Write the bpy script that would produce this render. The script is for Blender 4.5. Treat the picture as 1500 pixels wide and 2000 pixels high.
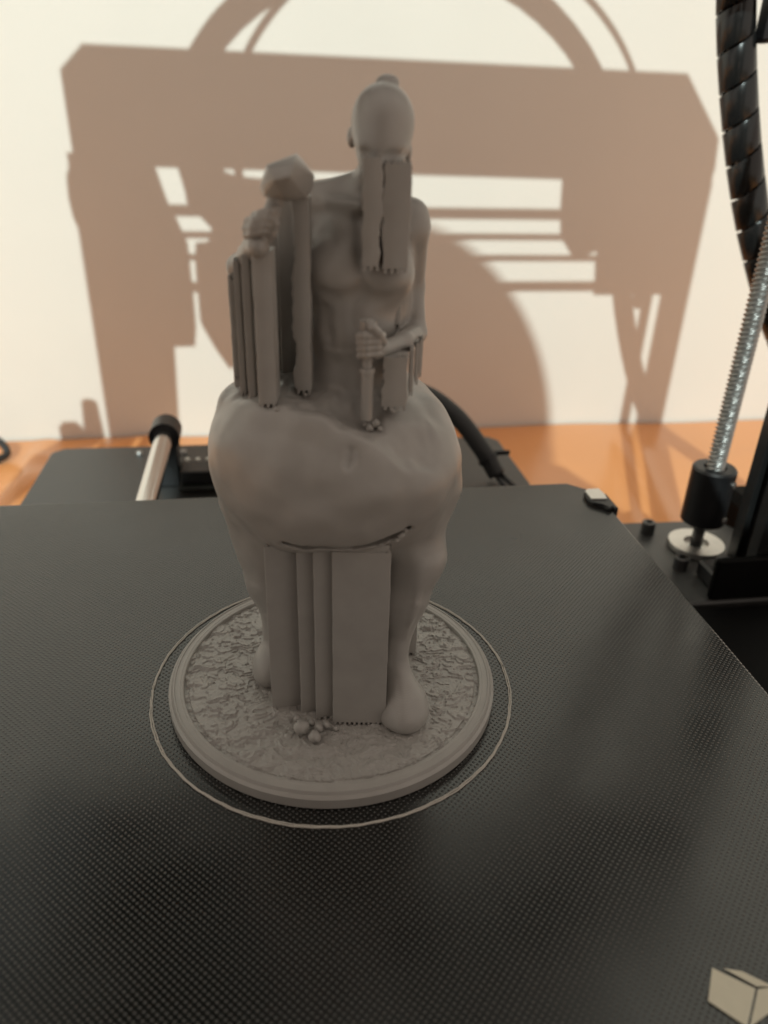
import bpy, bmesh, math, random
import numpy as np
from mathutils import Vector, Matrix
random.seed(5); rng = np.random.default_rng(7)
for o in list(bpy.data.objects): bpy.data.objects.remove(o)
S = bpy.context.scene; C = S.collection

# ------------------------------------------------------------------ camera
F_PX, CX, CY, HC = 1500.0, 750.0, 1000.0, 0.140        # phone lens, 14 cm above the print bed
_d = np.array([(662 - CX) / F_PX, (3800 - CY) / F_PX, 1.0]); _d /= np.linalg.norm(_d)
_up = -_d; _y = np.array([0, 0, 1.0]); _y = _y - _y.dot(_up) * _up; _y /= np.linalg.norm(_y)
RV = np.array([np.cross(_y, _up), _y, _up])              # viewer frame: x right, y away, z up
YAW = math.radians(-9.0)
RW = np.array([[math.cos(YAW), -math.sin(YAW), 0], [math.sin(YAW), math.cos(YAW), 0], [0, 0, 1]]) @ RV
cam = bpy.data.cameras.new('camera'); co = bpy.data.objects.new('camera', cam); C.objects.link(co)
cam.sensor_fit = 'VERTICAL'; cam.sensor_height = 36; cam.lens = 36 * F_PX / 2000
cam.clip_start = 0.01; cam.clip_end = 50
M = Matrix.Identity(4)
for i in range(3):
    M[i][0] = RW[i][0]; M[i][1] = -RW[i][1]; M[i][2] = -RW[i][2]
M[2][3] = HC
co.matrix_world = M; S.camera = co
cam.dof.use_dof = True; cam.dof.focus_distance = 0.208; cam.dof.aperture_fstop = 12.5
S.render.resolution_x = 768; S.render.resolution_y = 1024
S.view_settings.view_transform = 'Standard'; S.view_settings.look = 'None'
S.view_settings.exposure = 0; S.view_settings.gamma = 1
# ------------------------------------------------------------------ light: dim warm room + one ceiling bulb
W = bpy.data.worlds.new('World'); S.world = W; W.use_nodes = True
W.node_tree.nodes['Background'].inputs[0].default_value = (1.0, 0.86, 0.745, 1)
W.node_tree.nodes['Background'].inputs[1].default_value = 0.60
LAMP = Vector((-.69, -2.05, 1.65))
ld = bpy.data.lights.new('ceiling_bulb', 'POINT'); lo = bpy.data.objects.new('ceiling_bulb', ld); C.objects.link(lo)
lo.location = LAMP; ld.energy = 362; ld.shadow_soft_size = 0.011; ld.color = (0.82, 0.97, 0.94)
S.cycles.max_bounces = 8; S.cycles.use_denoising = True

# ------------------------------------------------------------------ helpers
def link(name, me, mat=None, parent=None, smooth=False):
    o = bpy.data.objects.new(name, me); C.objects.link(o)
    if mat is not None and not me.materials: me.materials.append(mat)
    if parent is not None: o.parent = parent
    if smooth:
        me.polygons.foreach_set('use_smooth', [True] * len(me.polygons))
    return o
def tag(o, label=None, cat=None, group=None, kind=None):
    if label: o['label'] = label
    if cat: o['category'] = cat
    if group: o['group'] = group
    if kind: o['kind'] = kind
    return o
def thing(name, loc, label, cat, rz=0):
    o = bpy.data.objects.new(name, None); C.objects.link(o); o.location = loc; o.rotation_euler = (0, 0, rz)
    o.empty_display_size = .01
    return tag(o, label, cat)
def pydata(name, v, f):
    me = bpy.data.meshes.new(name); me.from_pydata([tuple(map(float, p)) for p in v], [], f); me.update(); return me
class MB:
    """collects shapes into one mesh"""
    def __init__(s): s.bm = bmesh.new()
    def box(s, x0, x1, y0, y1, z0, z1, bev=0.0, seg=1):
        r = bmesh.ops.create_cube(s.bm, size=1)
        for v in r['verts']:
            v.co = Vector(((x0 + x1) / 2 + v.co.x * (x1 - x0), (y0 + y1) / 2 + v.co.y * (y1 - y0), (z0 + z1) / 2 + v.co.z * (z1 - z0)))
        if bev:
            es = list({e for v in r['verts'] for e in v.link_edges})
            bmesh.ops.bevel(s.bm, geom=es, offset=bev, segments=seg, affect='EDGES', profile=.5)
        return s
    def cyl(s, p0, p1, r0, r1=None, n=24, cap=True):
        p0 = Vector(p0); p1 = Vector(p1); r1 = r0 if r1 is None else r1
        d = p1 - p0; m = Matrix.Translation((p0 + p1) / 2) @ d.to_track_quat('Z', 'Y').to_matrix().to_4x4()
        bmesh.ops.create_cone(s.bm, cap_ends=cap, segments=n, radius1=r0, radius2=r1, depth=d.length, matrix=m)
        return s
    def lathe(s, prof, cx=0, cy=0, n=48):
        rings = []
        for r, z in prof:
            rings.append([s.bm.verts.new((cx + r * math.cos(2 * math.pi * k / n), cy + r * math.sin(2 * math.pi * k / n), z)) for k in range(n)] if r > 0 else [s.bm.verts.new((cx, cy, z))])
        for a, b in zip(rings[:-1], rings[1:]):
            for k in range(n):
                q = [a[k % len(a)], a[(k + 1) % len(a)], b[(k + 1) % len(b)], b[k % len(b)]]
                u = list(dict.fromkeys(q))
                if len(u) >= 3: s.bm.faces.new(u)
        return s
    def prism(s, pts, y0, y1, bev=0):
        """outline in x,z pulled from y0 to y1"""
        a = [s.bm.verts.new((x, y0, z)) for x, z in pts]; b = [s.bm.verts.new((x, y1, z)) for x, z in pts]
        fs = [s.bm.faces.new(a), s.bm.faces.new(b[::-1])]
        for i in range(len(pts)):
            j = (i + 1) % len(pts); fs.append(s.bm.faces.new((a[j], a[i], b[i], b[j])))
        if bev: bmesh.ops.bevel(s.bm, geom=list({e for f in fs for e in f.edges}), offset=bev, segments=2, affect='EDGES', profile=.5)
        return s
    def tube(s, pts, r, n=12, closed=False):
        P = [Vector(p) for p in pts]; N = len(P); rings = []
        ref = Vector((0, 1, 0.02)).normalized()
        for i in range(N):
            t = (P[(i + 1) % N] - P[i - 1]) if closed else (P[min(i + 1, N - 1)] - P[max(i - 1, 0)])
            t.normalize(); u = ref - ref.dot(t) * t
            if u.length < 1e-4: u = t.orthogonal()
            u.normalize(); w = t.cross(u)
            rr = r(i / (N - 1)) if callable(r) else r
            rings.append([s.bm.verts.new(P[i] + rr * (math.cos(2 * math.pi * k / n) * u + math.sin(2 * math.pi * k / n) * w)) for k in range(n)])
        for i in range(N if closed else N - 1):
            a, b = rings[i], rings[(i + 1) % N]
            for k in range(n): s.bm.faces.new((a[k], a[(k + 1) % n], b[(k + 1) % n], b[k]))
        if not closed: s.bm.faces.new(rings[0][::-1]); s.bm.faces.new(rings[-1])
        return s
    def build(s, name, mat, parent=None, smooth=False, angle=None):
        bmesh.ops.recalc_face_normals(s.bm, faces=s.bm.faces[:])
        me = bpy.data.meshes.new(name); s.bm.to_mesh(me); s.bm.free()
        o = link(name, me, mat, parent, smooth or angle is not None)
        if angle is not None: me.set_sharp_from_angle(angle=math.radians(angle))
        return o
def catmull(pts, n=12):
    P = [np.array(p, float) for p in pts]; P = [2 * P[0] - P[1]] + P + [2 * P[-1] - P[-2]]; out = []
    for i in range(1, len(P) - 2):
        for t in np.linspace(0, 1, n, endpoint=False):
            a, b, c, d = P[i - 1:i + 3]
            out.append(.5 * ((2 * b) + (c - a) * t + (2 * a - 5 * b + 4 * c - d) * t * t + (3 * b - a - 3 * c + d) * t ** 3))
    out.append(P[-2]); return out

# ------------------------------------------------------------------ materials
def mat(name, col, rough=.5, metal=0.0, noise=None, bump=None, spec=None):
    """noise = (scale, strength of colour change); bump = (scale, distance)"""
    m = bpy.data.materials.new(name); m.use_nodes = True; nt = m.node_tree; b = nt.nodes['Principled BSDF']
    b.inputs['Base Color'].default_value = (*col, 1); b.inputs['Roughness'].default_value = rough; b.inputs['Metallic'].default_value = metal
    if spec is not None: b.inputs['Specular IOR Level'].default_value = spec
    tc = nt.nodes.new('ShaderNodeTexCoord')
    if noise:
        n = nt.nodes.new('ShaderNodeTexNoise'); n.inputs['Scale'].default_value = noise[0]; n.inputs['Detail'].default_value = 5
        nt.links.new(tc.outputs['Object'], n.inputs['Vector'])
        r = nt.nodes.new('ShaderNodeValToRGB'); r.color_ramp.elements[0].position = .3; r.color_ramp.elements[1].position = .7
        r.color_ramp.elements[0].color = (*[c * (1 - noise[1]) for c in col], 1); r.color_ramp.elements[1].color = (*[min(1, c * (1 + noise[1])) for c in col], 1)
        nt.links.new(n.outputs['Fac'], r.inputs['Fac']); nt.links.new(r.outputs['Color'], b.inputs['Base Color'])
        mr = nt.nodes.new('ShaderNodeMapRange'); mr.inputs['To Min'].default_value = max(0, rough - .06); mr.inputs['To Max'].default_value = rough + .06
        nt.links.new(n.outputs['Fac'], mr.inputs['Value']); nt.links.new(mr.outputs['Result'], b.inputs['Roughness'])
    if bump:
        n2 = nt.nodes.new('ShaderNodeTexNoise'); n2.inputs['Scale'].default_value = bump[0]; n2.inputs['Detail'].default_value = 4
        nt.links.new(tc.outputs['Object'], n2.inputs['Vector'])
        bp = nt.nodes.new('ShaderNodeBump'); bp.inputs['Distance'].default_value = bump[1]; bp.inputs['Strength'].default_value = 1
        nt.links.new(n2.outputs['Fac'], bp.inputs['Height']); nt.links.new(bp.outputs['Normal'], b.inputs['Normal'])
    return m
def layered(name, col, rough):
    """printed plastic: fine horizontal layer lines and slight mottling"""
    m = mat(name, col, rough, noise=(180, .05)); nt = m.node_tree; b = nt.nodes['Principled BSDF']
    tc = nt.nodes.new('ShaderNodeTexCoord')
    w = nt.nodes.new('ShaderNodeTexWave'); w.bands_direction = 'Z'; w.inputs['Scale'].default_value = 5000 / 6.283 * 1.0
    w.inputs['Distortion'].default_value = 1.2; w.inputs['Detail'].default_value = 2; w.inputs['Detail Scale'].default_value = .4
    nt.links.new(tc.outputs['Object'], w.inputs['Vector'])
    bp = nt.nodes.new('ShaderNodeBump'); bp.inputs['Distance'].default_value = .00003; bp.inputs['Strength'].default_value = .4
    nt.links.new(w.outputs['Fac'], bp.inputs['Height']); nt.links.new(bp.outputs['Normal'], b.inputs['Normal'])
    return m
PLA = layered('grey_filament', (.348, .334, .314), .36)
WALL = mat('cream_wall_paint', (.82, .775, .705), .85, noise=(14, .012), bump=(700, .00025))
BLACKP = mat('black_powder_coat', (.024, .024, .023), .40, noise=(300, .15), bump=(5200, .00004), spec=.9)
BLACKG = mat('black_gloss', (.012, .012, .012), .22, noise=(60, .1))
BLACKM = mat('black_anodised', (.010, .010, .011), .38, noise=(200, .2))
BLACKX = mat('matte_black_plastic', (.003, .003, .003), .6, noise=(200, .2), spec=.08)
RUBBER = mat('black_rubber', (.020, .020, .020), .5, noise=(90, .15))
STEEL = mat('bright_steel', (.38, .37, .355), .42, 1.0, noise=(150, .05))
ROD = mat('ground_steel_rod', (.78, .77, .74), .17, 1.0, noise=(20, .03))
ZINC = mat('dull_zinc', (.72, .70, .66), .38, 1.0, noise=(240, .06))
SCREW = mat('dark_screw_steel', (.10, .10, .10), .35, .8, noise=(220, .15))
WHITEINK = mat('cream_ink', (.62, .58, .46), .6, noise=(420, .03))
SKIRTM = mat('grey_skirt_filament', (.46, .43, .385), .45, noise=(260, .04))
PINW = mat('white_connector', (.75, .72, .66), .5, noise=(200, .05))
BOARD = mat('dark_circuit_board', (.012, .014, .012), .4, noise=(400, .3))
PTFE = mat('translucent_tube', (.55, .55, .52), .35, noise=(80, .04))
YELLOWW = mat('yellow_wire', (.55, .42, .10), .4, noise=(80, .08))
WHITEW = mat('white_wire', (.65, .62, .56), .4, noise=(80, .05))
SKIN = mat('skin', (.50, .33, .25), .5, noise=(30, .06)); HAIR = mat('dark_hair', (.03, .022, .018), .5, noise=(90, .3))
KNIT = mat('charcoal_sweater', (.035, .035, .04), .9, noise=(60, .2)); DENIM = mat('dark_trousers', (.03, .035, .05), .9, noise=(60, .2))
FLOOR = mat('brown_floor', (.20, .13, .08), .5, noise=(6, .25))
WOOD = mat('dark_table_edge', (.18, .08, .03), .5, noise=(12, .2))

def bed_material():
    """black build plate covered with a diagonal lattice of small raised glossy studs"""
    m = mat('black_studded_build_plate', (.012, .012, .011), .17, spec=.84); nt = m.node_tree; b = nt.nodes['Principled BSDF']; L = nt.links
    b.inputs['Sheen Weight'].default_value = .045; b.inputs['Sheen Roughness'].default_value = .26
    tc = nt.nodes.new('ShaderNodeTexCoord')
    def math_(op, a, bb=None, clamp=False):
        n = nt.nodes.new('ShaderNodeMath'); n.operation = op; n.use_clamp = clamp
        for i, x in enumerate((a, bb)):
            if x is None: continue
            if isinstance(x, (int, float)): n.inputs[i].default_value = x
            else: L.new(x, n.inputs[i])
        return n.outputs[0]
    mp = nt.nodes.new('ShaderNodeMapping'); mp.inputs['Rotation'].default_value = (0, 0, math.radians(BED_ROT)); mp.inputs['Scale'].default_value = (1 / BED_PX, 1 / BED_PY, 1)
    L.new(tc.outputs['Object'], mp.inputs['Vector'])
    sx = nt.nodes.new('ShaderNodeSeparateXYZ'); L.new(mp.outputs['Vector'], sx.inputs[0])
    def cell(v): f = math_('FRACT', v); return math_('SUBTRACT', f, .5)
    cx, cy = cell(sx.outputs['X']), cell(sx.outputs['Y'])
    r2 = math_('ADD', math_('MULTIPLY', cx, cx), math_('MULTIPLY', cy, cy))
    dome = math_('SUBTRACT', 1.0, math_('MULTIPLY', r2, 1 / .085), clamp=True)
    dome = math_('POWER', dome, .7)
    wn = nt.nodes.new('ShaderNodeTexNoise'); wn.inputs['Scale'].default_value = 38; wn.inputs['Detail'].default_value = 6; wn.inputs['Roughness'].default_value = .65; L.new(tc.outputs['Object'], wn.inputs['Vector'])
    dome = math_('MULTIPLY', dome, math_('ADD', .45, math_('MULTIPLY', wn.outputs['Fac'], 1.1)))
    bp = nt.nodes.new('ShaderNodeBump'); bp.inputs['Distance'].default_value = .00024; bp.inputs['Strength'].default_value = 1
    L.new(dome, bp.inputs['Height']); L.new(bp.outputs['Normal'], b.inputs['Normal'])
    n = nt.nodes.new('ShaderNodeTexNoise'); n.inputs['Scale'].default_value = 45; n.inputs['Detail'].default_value = 4; L.new(tc.outputs['Object'], n.inputs['Vector'])
    ro = math_('SUBTRACT', math_('ADD', .12, math_('MULTIPLY', n.outputs['Fac'], .20)), math_('MULTIPLY', dome, .03)); L.new(ro, b.inputs['Roughness'])
    mx = nt.nodes.new('ShaderNodeMix'); mx.data_type = 'RGBA'; mx.inputs[6].default_value = (.005, .005, .0045, 1); mx.inputs[7].default_value = (.034, .033, .030, 1)  # studs coloured paler than the plate, imitating their glints
    L.new(dome, mx.inputs[0]); L.new(mx.outputs[2], b.inputs['Base Color'])
    return m
BED_ROT, BED_PX, BED_PY = 45.0, .00110, .00110
BEDM = bed_material()
def table_material():
    m = mat('orange_glossy_table_cover', (.77, .335, .125), .22, noise=(5, .06), bump=(26, .0006)); return m
ORANGE = table_material()

# ------------------------------------------------------------------ setting
YW, ZT, ZF = .652, -.127, -.877
wall = MB().box(-3, 3, YW, YW + .1, ZF, 1.9).build('wall', WALL); tag(wall, 'cream painted wall carrying the sharp shadow of the printer frame', 'wall')
wall['kind'] = 'structure'
floor = MB().box(-3, 3, -3, YW, ZF - .05, ZF).build('floor', FLOOR); floor['kind'] = 'structure'
# table: a cover with creases over a board
tb = thing('table', (0, .27, ZF), 'glossy orange covered table against the cream wall', 'table')
nx, ny = 260, 130
xs = np.linspace(-.75, .85, nx); ys = np.linspace(-.12, YW - .002, ny); X, Y = np.meshgrid(xs, ys)
def crease(p, q, w, h, fade=.25):
    p = np.array(p); q = np.array(q); d = q - p; L = np.linalg.norm(d); d /= L
    t = ((X - p[0]) * d[0] + (Y - p[1]) * d[1]) / L; s = (X - p[0]) * -d[1] + (Y - p[1]) * d[0]
    return h * np.exp(-(s / w) ** 2) * np.clip(np.minimum(t, 1 - t) / fade, 0, 1)
Z = .0007 * np.sin(X * 31 + 2 * np.sin(Y * 9)) + .0006 * np.sin(Y * 27 + X * 12)
Z += crease((.335, .66), (.270, .40), .007, .0030) - crease((.322, .66), (.256, .40), .007, .0018)
Z += crease((-.195, .66), (-.185, .42), .008, .0065) - crease((-.178, .66), (-.165, .40), .010, .003) + crease((-.16, .62), (-.235, .44), .009, .005)
Z += crease((-.09, .655), (-.20, .60), .008, .003) + crease((.12, .655), (.20, .55), .02, .002)
v = [(x, y - .27, z + ZT - ZF) for x, y, z in zip(X.ravel(), Y.ravel(), Z.ravel())]
f = [(j * nx + i, j * nx + i + 1, (j + 1) * nx + i + 1, (j + 1) * nx + i) for j in range(ny - 1) for i in range(nx - 1)]
link('table_cover', pydata('table_cover', v, f), ORANGE, tb, True)
MB().box(-.75, .85, -.39, YW - .275, ZT - ZF - .04, ZT - ZF - .012, .003).build('tabletop', WOOD, tb)
for x in (-.7, .8):
    for y in (-.34, .33): MB().box(x - .025, x + .025, y - .025, y + .025, 0, ZT - ZF - .041, .003).build('leg', WOOD, tb)

# ------------------------------------------------------------------ 3D printer
pr = thing('desktop_printer', (0, .29, ZT), 'black desktop 3D printer with studded bed, gantry posts and steel screw', '3D printer')
PO = Vector((0, .29, ZT))
def part(mb, name, m, parent=None, **k):
    """build in world coordinates, then hang under the printer (or one of its parts, which share its origin)"""
    for vv in mb.bm.verts: vv.co -= PO
    return mb.build(name, m, parent or pr, **k)
ZB = -.045
base = part(MB().prism([(-.2, -.114), (.235, -.114), (.235, ZB - .001), (-.2, ZB - .001)], .02, .246, .002), 'front_base', BLACKX)
part(MB().box(.2320, .31, .10, .335, ZT + .010, ZB + .012, .004), 'side_housing', BLACKX)
def slab(outline, z0, z1, bev):
    mb = MB(); a = [mb.bm.verts.new((x, y, z0)) for x, y in outline]; b = [mb.bm.verts.new((x, y, z1)) for x, y in outline]
    mb.bm.faces.new(a[::-1]); mb.bm.faces.new(b)
    for i in range(len(a)): j = (i + 1) % len(a); mb.bm.faces.new((a[i], a[j], b[j], b[i]))
    bmesh.ops.bevel(mb.bm, geom=mb.bm.edges[:], offset=bev, segments=2, affect='EDGES', profile=.5); return mb
part(slab([(-.207, .248), (.225, .248), (.230, .253), (.230, .306), (.222, .318), (.139, .318), (.139, .430), (.134, .436), (-.122, .437), (-.128, .431), (-.128, .318), (-.207, .318), (-.212, .31), (-.212, .253)], ZT + .012, ZB, .0012), 'base_cover', BLACKP)
for x in (-.17, .19):
    part(MB().cyl((x, .285, ZT), (x, .285, ZT + .013), .012, .010), 'rubber_foot', RUBBER, angle=40)
for x in (-.1, .11):
    part(MB().cyl((x, .415, ZT), (x, .415, ZT + .013), .012, .010), 'rubber_foot', RUBBER, angle=40)
# posts, screws
def post(x0, x1):
    """slotted extrusion: a box with a groove down the faces"""
    y0, y1 = .2525, .2722; g = .003; xm = (x0 + x1) / 2; ym = (y0 + y1) / 2
    o = [(x0, y0), (xm - g, y0), (xm - g, y0 + .004), (xm + g, y0 + .004), (xm + g, y0), (x1, y0), (x1, ym - g), (x1 - .004, ym - g), (x1 - .004, ym + g), (x1, ym + g), (x1, y1),
         (xm + g, y1), (xm + g, y1 - .004), (xm - g, y1 - .004), (xm - g, y1), (x0, y1), (x0, ym + g), (x0 + .004, ym + g), (x0 + .004, ym - g), (x0, ym - g)]
    return slab(o, ZB + .0002, .318, .0006)
part(post(.2005, .2165), 'gantry_post', BLACKG)
part(post(-.2195, -.2000), 'gantry_post', BLACKG)
# bracket at the post's foot
part(MB().box(.1815, .2285, .2486, .2520, ZB + .0002, ZB + .020, .0008), 'post_bracket', BLACKX)
part(MB().box(.186, .2003, .2530, .2700, ZB + .0002, ZB + .008, .001), 'post_bracket', BLACKM)
part(MB().cyl((.1930, .262, ZB + .008), (.1930, .262, ZB + .0125), .0036, .0034, 16), 'bracket_bolt', SCREW, angle=40)
# top plate with cut corners, seen as the big shadow, and an unseen slab added to darken the bed's reflection
part(MB().prism([(-.2113, .3513), (-.1962, .3653), (.1979, .3618), (.2290, .3246), (.2310, .304), (.2290, .2985), (.1163, .2966), (-.1625, .2997), (-.2113, .2990)], .2900, .2950, .0006), 'top_plate', BLACKP)
part(MB().box(-.185, .185, .215, .2898, .350, .358, .001), 'reflection_blocker', BLACKX)
# side plates in front of the rails
part(MB().prism([(-.2113, .303), (-.1625, .303), (-.1555, .2763), (-.1515, .2696), (-.1466, .2565), (-.1456, .2535), (-.1454, .2444), (-.1451, .224), (-.1449, .2184), (-.1450, .1966), (-.1470, .182), (-.1619, .1822), (-.1645, .1095), (-.2122, .111)], .2870, .2898, .0003), 'side_plate', BLACKP)
part(MB().prism([(.1160, .303), (.1181, .2758), (.1205, .259), (.133, .2436), (.1509, .2506), (.1505, .2389), (.1525, .2243), (.1523, .2178), (.2286, .2178), (.2290, .303)], .2870, .2898, .0003), 'side_plate', BLACKP)
for z0, z1 in ((.2688, .2750), (.2547, .2580), (.2400, .2432), (.2182, .2242)):
    part(MB().box(-.185, .20, .2905, .2945, z0, z1, .0008), 'x_rail', BLACKG)
part(MB().prism([(-.1471, .3006), (-.1251, .3004), (-.1215, .2958), (-.106, .292), (-.0915, .2909), (-.0271, .2906), (-.011, .2837), (-.006, .190), (-.02, .178), (-.095, .176), (-.1225, .1625), (-.1316, .1777), (-.1395, .194), (-.14, .1966), (-.14, .2183), (-.1402, .224), (-.1399, .2397), (-.1387, .2496), (-.1297, .2499), (-.1281, .2567), (-.1258, .2597), (-.1356, .2698), (-.1425, .2762), (-.1421, .2807)], .2900, .2955, .0004), 'extruder_carriage', BLACKM)
part(MB().box(-.095, -.022, .2957, .322, .196, .270, .003), 'extruder_body', BLACKM)
part(MB().prism([(-.105, .285), (-.045, .285), (-.040, .230), (-.055, .205), (-.105, .205), (-.115, .230)], .232, .2868, .004), 'fan_shroud', BLACKX)
part(MB().cyl((-.105, .2935, .288), (-.1055, .2935, .300), .0012, n=10), 'heater_wire', RUBBER, angle=40)
part(MB().prism([(-.2123, .2979), (-.2166, .2896), (-.2174, .2762), (-.2164, .2638), (-.2123, .2508)], .287, .298, .0004), 'x_motor', BLACKM)
# left z motor: switch box and knob that show in the small shadow by the table
part(MB().box(-.252, -.2355, .27, .29, ZB, .127, .004), 'switch_column', BLACKM)
part(MB().cyl((-.2285, .28, .10), (-.2285, .28, .145), .0085, .0055, 20), 'adjuster_knob', BLACKM, angle=40)
# motors, screws and couplers
def motion(x):
    part(MB().lathe([(0, ZB + .0006), (.0128, ZB + .0006), (.0132, ZB + .0018), (.0128, ZB + .0034), (.0058, ZB + .0034), (.0052, ZB + .0012), (0, ZB + .0012)], x, .2917, 48), 'motor_flange', ZINC, angle=35)
    part(MB().cyl((x, .2917, ZB + .0005), (x, .2917, -.022), .0027), 'motor_shaft', SCREW, angle=40)
    cp = part(MB().lathe([(0, -.0305), (.0088, -.0305), (.0098, -.0295), (.0098, -.0032), (.0090, -.0022), (.0050, -.0022), (.0046, -.0065), (0, -.0065)], x, .2917, 40), 'screw_coupler', BLACKM, angle=35)
    for a, z in ((-55, -.008), (-55, -.0262)):
        d = Vector((math.cos(math.radians(a)), math.sin(math.radians(a)), 0)); p = Vector((x, .2917, z)) + d * .0092
        part(MB().cyl(p, p + d * .0014, .0016, n=14), 'set_screw', STEEL, cp, angle=40)
    # four start trapezoid thread cut as real geometry
    na, z0, z1 = 32, -.0060, .335; dz = .00030; nz = int((z1 - z0) / dz); v = []; f = []
    for i in range(nz + 1):
        z = z0 + i * dz
        for k in range(na):
            a = 2 * math.pi * k / na; ph = ((z - .008 * a / (2 * math.pi)) / .002) % 1
            prof = min(1, max(0, (.5 - abs(ph - .5)) * 2 * 2.2 - .55)); r = .0032 + .0009 * prof
            v.append((x + r * math.cos(a) - PO.x, .2917 + r * math.sin(a) - PO.y, z - PO.z))
    for i in range(nz):
        for k in range(na): f.append((i * na + k, i * na + (k + 1) % na, (i + 1) * na + (k + 1) % na, (i + 1) * na + k))
    o = link('lead_screw', pydata('lead_screw', v, f), STEEL, pr, True); o.data.set_sharp_from_angle(angle=math.radians(38))
motion(.1977); motion(-.1840)
def standoff(x, y):
    part(MB().lathe([(0, ZB - .0005), (.0033, ZB - .0005), (.0033, ZB + .0058), (.0029, ZB + .0062), (.0016, ZB + .0062), (.0015, ZB + .0042), (0, ZB + .0042)], x, y, 20), 'motor_bolt', SCREW, angle=35)
for p in ((.181, .308), (.1815, .275), (-.167, .308), (-.167, .275)): standoff(*p)
# y rods with rear mounts
for x in (-.056, .063):
    part(MB().cyl((x, .04, -.0165), (x, .386, -.0165), .0046, n=32), 'smooth_rod', ROD, angle=40)
    part(MB().cyl((x, .379, -.0165), (x, .393, -.0165), .0078, n=28).box(x - .006, x + .006, .380, .392, ZB - .0005, -.020, .001), 'rod_mount', BLACKM, angle=40)
for p in ((-.0775, .424), (-.0525, .424), (.0425, .424), (.085, .424)):
    part(MB().lathe([(0, ZB), (.0022, ZB), (.0022, ZB + .0012), (.0014, ZB + .0022), (0, ZB + .0024)], *p, 16), 'rear_screw', STEEL, angle=40)
# end stop board between the rods
eb = part(MB().box(-.050, -.012, .368, .402, ZB + .003, ZB + .0046, .0003), 'end_stop_board', BOARD)
part(MB().box(-.049, -.018, .372, .386, ZB + .0047, ZB + .012, .0006), 'switch_body', BLACKM, eb)
part(MB().box(-.048, -.022, .3885, .391, ZB + .0047, ZB + .0085, .0004), 'switch_lever', ZINC, eb)
for k in range(3):
    part(MB().cyl((-.0475 + k * .0056, .397, ZB + .0047), (-.0475 + k * .0056, .397, ZB + .0085), .0012, n=12), 'connector_pin', PINW, eb, angle=40)
ring = [(-.026 + .0035 * math.cos(a), .396 + .0035 * math.sin(a), ZB + .006) for a in np.linspace(0, 2 * math.pi, 24, endpoint=False)]
part(MB().tube(ring, .0007, 8, True), 'mounting_ring', ZINC, eb, smooth=True)
# bed
bp_ = part(slab([(-.131, .012), (.131, .012), (.131, .262), (.1285, .2705), (.1215, .2770), (-.124, .2770), (-.131, .270)], -.0042, 0.0, .0007), 'build_plate', BEDM)
part(MB().box(-.121, .121, .022, .262, -.0075, -.0043, .0008), 'bed_carrier', BLACKM)
part(MB().box(-.09, .09, .09, .22, -.0185 - .006, -.0078, .002), 'bed_bearing_block', BLACKM)
# clip on the rear right corner: a bent plate with a pale sticker on top
cl = part(slab([(.1236, .2640), (.1256, .2662), (.1312, .2664), (.1318, .2610), (.1316, .2520), (.1290, .2500), (.1280, .2538), (.1245, .2550), (.1232, .2580)], .0003, .0020, .0006), 'bed_clip', BLACKM)
part(slab([(.1242, .2642), (.1258, .2656), (.1306, .2658), (.1312, .2612), (.1306, .2568), (.1242, .2572)], .00205, .0027, .0002), 'clip_plate', ZINC, cl)
part(MB().box(.1312, .1335, .2512, .2640, -.008, .0012, .0005), 'clip_jaw', BLACKM, cl)
# printed box mark at the bed's front corner
def flat(pts, z):
    mb = MB(); vs = [mb.bm.verts.new((x, y, z)) for x, y in pts]; mb.bm.faces.new(vs); return mb
lg = MB()
for pts in [[(0.07608, 0.07543), (0.08196, 0.07084), (0.07677, 0.06492), (0.07225, 0.06991)], [(0.07803, 0.07509), (0.08124, 0.07411), (0.08478, 0.0714), (0.08759, 0.06949), (0.08446, 0.07089), (0.08243, 0.07119)], [(0.08238, 0.0707), (0.08435, 0.07072), (0.08773, 0.06893), (0.08537, 0.06762), (0.08166, 0.06643), (0.07717, 0.06479)]]:
    lg.bm.faces.new([lg.bm.verts.new((x, y, .0003)) for x, y in pts])
part(lg, 'printed_box_mark', WHITEINK, bp_)
# heated bed cable with tie
cab = catmull([(.03, .255, -.014), (.022, .300, -.020), (.022, .335, -.022), (.03, .365, -.012), (.052, .388, .000), (.078, .392, .001), (.098, .386, -.010), (.112, .376, -.026), (.121, .370, -.040)], 10)
cb = part(MB().tube(cab, .0050, 14), 'bed_cable', RUBBER, smooth=True)
tp = Vector(cab[-7]); td = (Vector(cab[-5]) - Vector(cab[-9])).normalized()
part(MB().cyl(tp - td * .0014, tp + td * .0014, .0058, n=20), 'cable_tie', BLACKM, cb, angle=40)
part(MB().box(tp.x + .003, tp.x + .012, tp.y - .001, tp.y + .001, tp.z + .002, tp.z + .0045, .0004), 'tie_tail', BLACKM, cb)
e0 = Vector(cab[-1])
for k in (-1, 1): part(MB().tube([e0 + Vector((k * .0015, 0, .001)), e0 + Vector((.003 + k * .002, -.004, -.002)), e0 + Vector((.006 + k * .003, -.010, -.0045))], .0014, 8), 'cable_core', RUBBER, cb, smooth=True)
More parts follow.
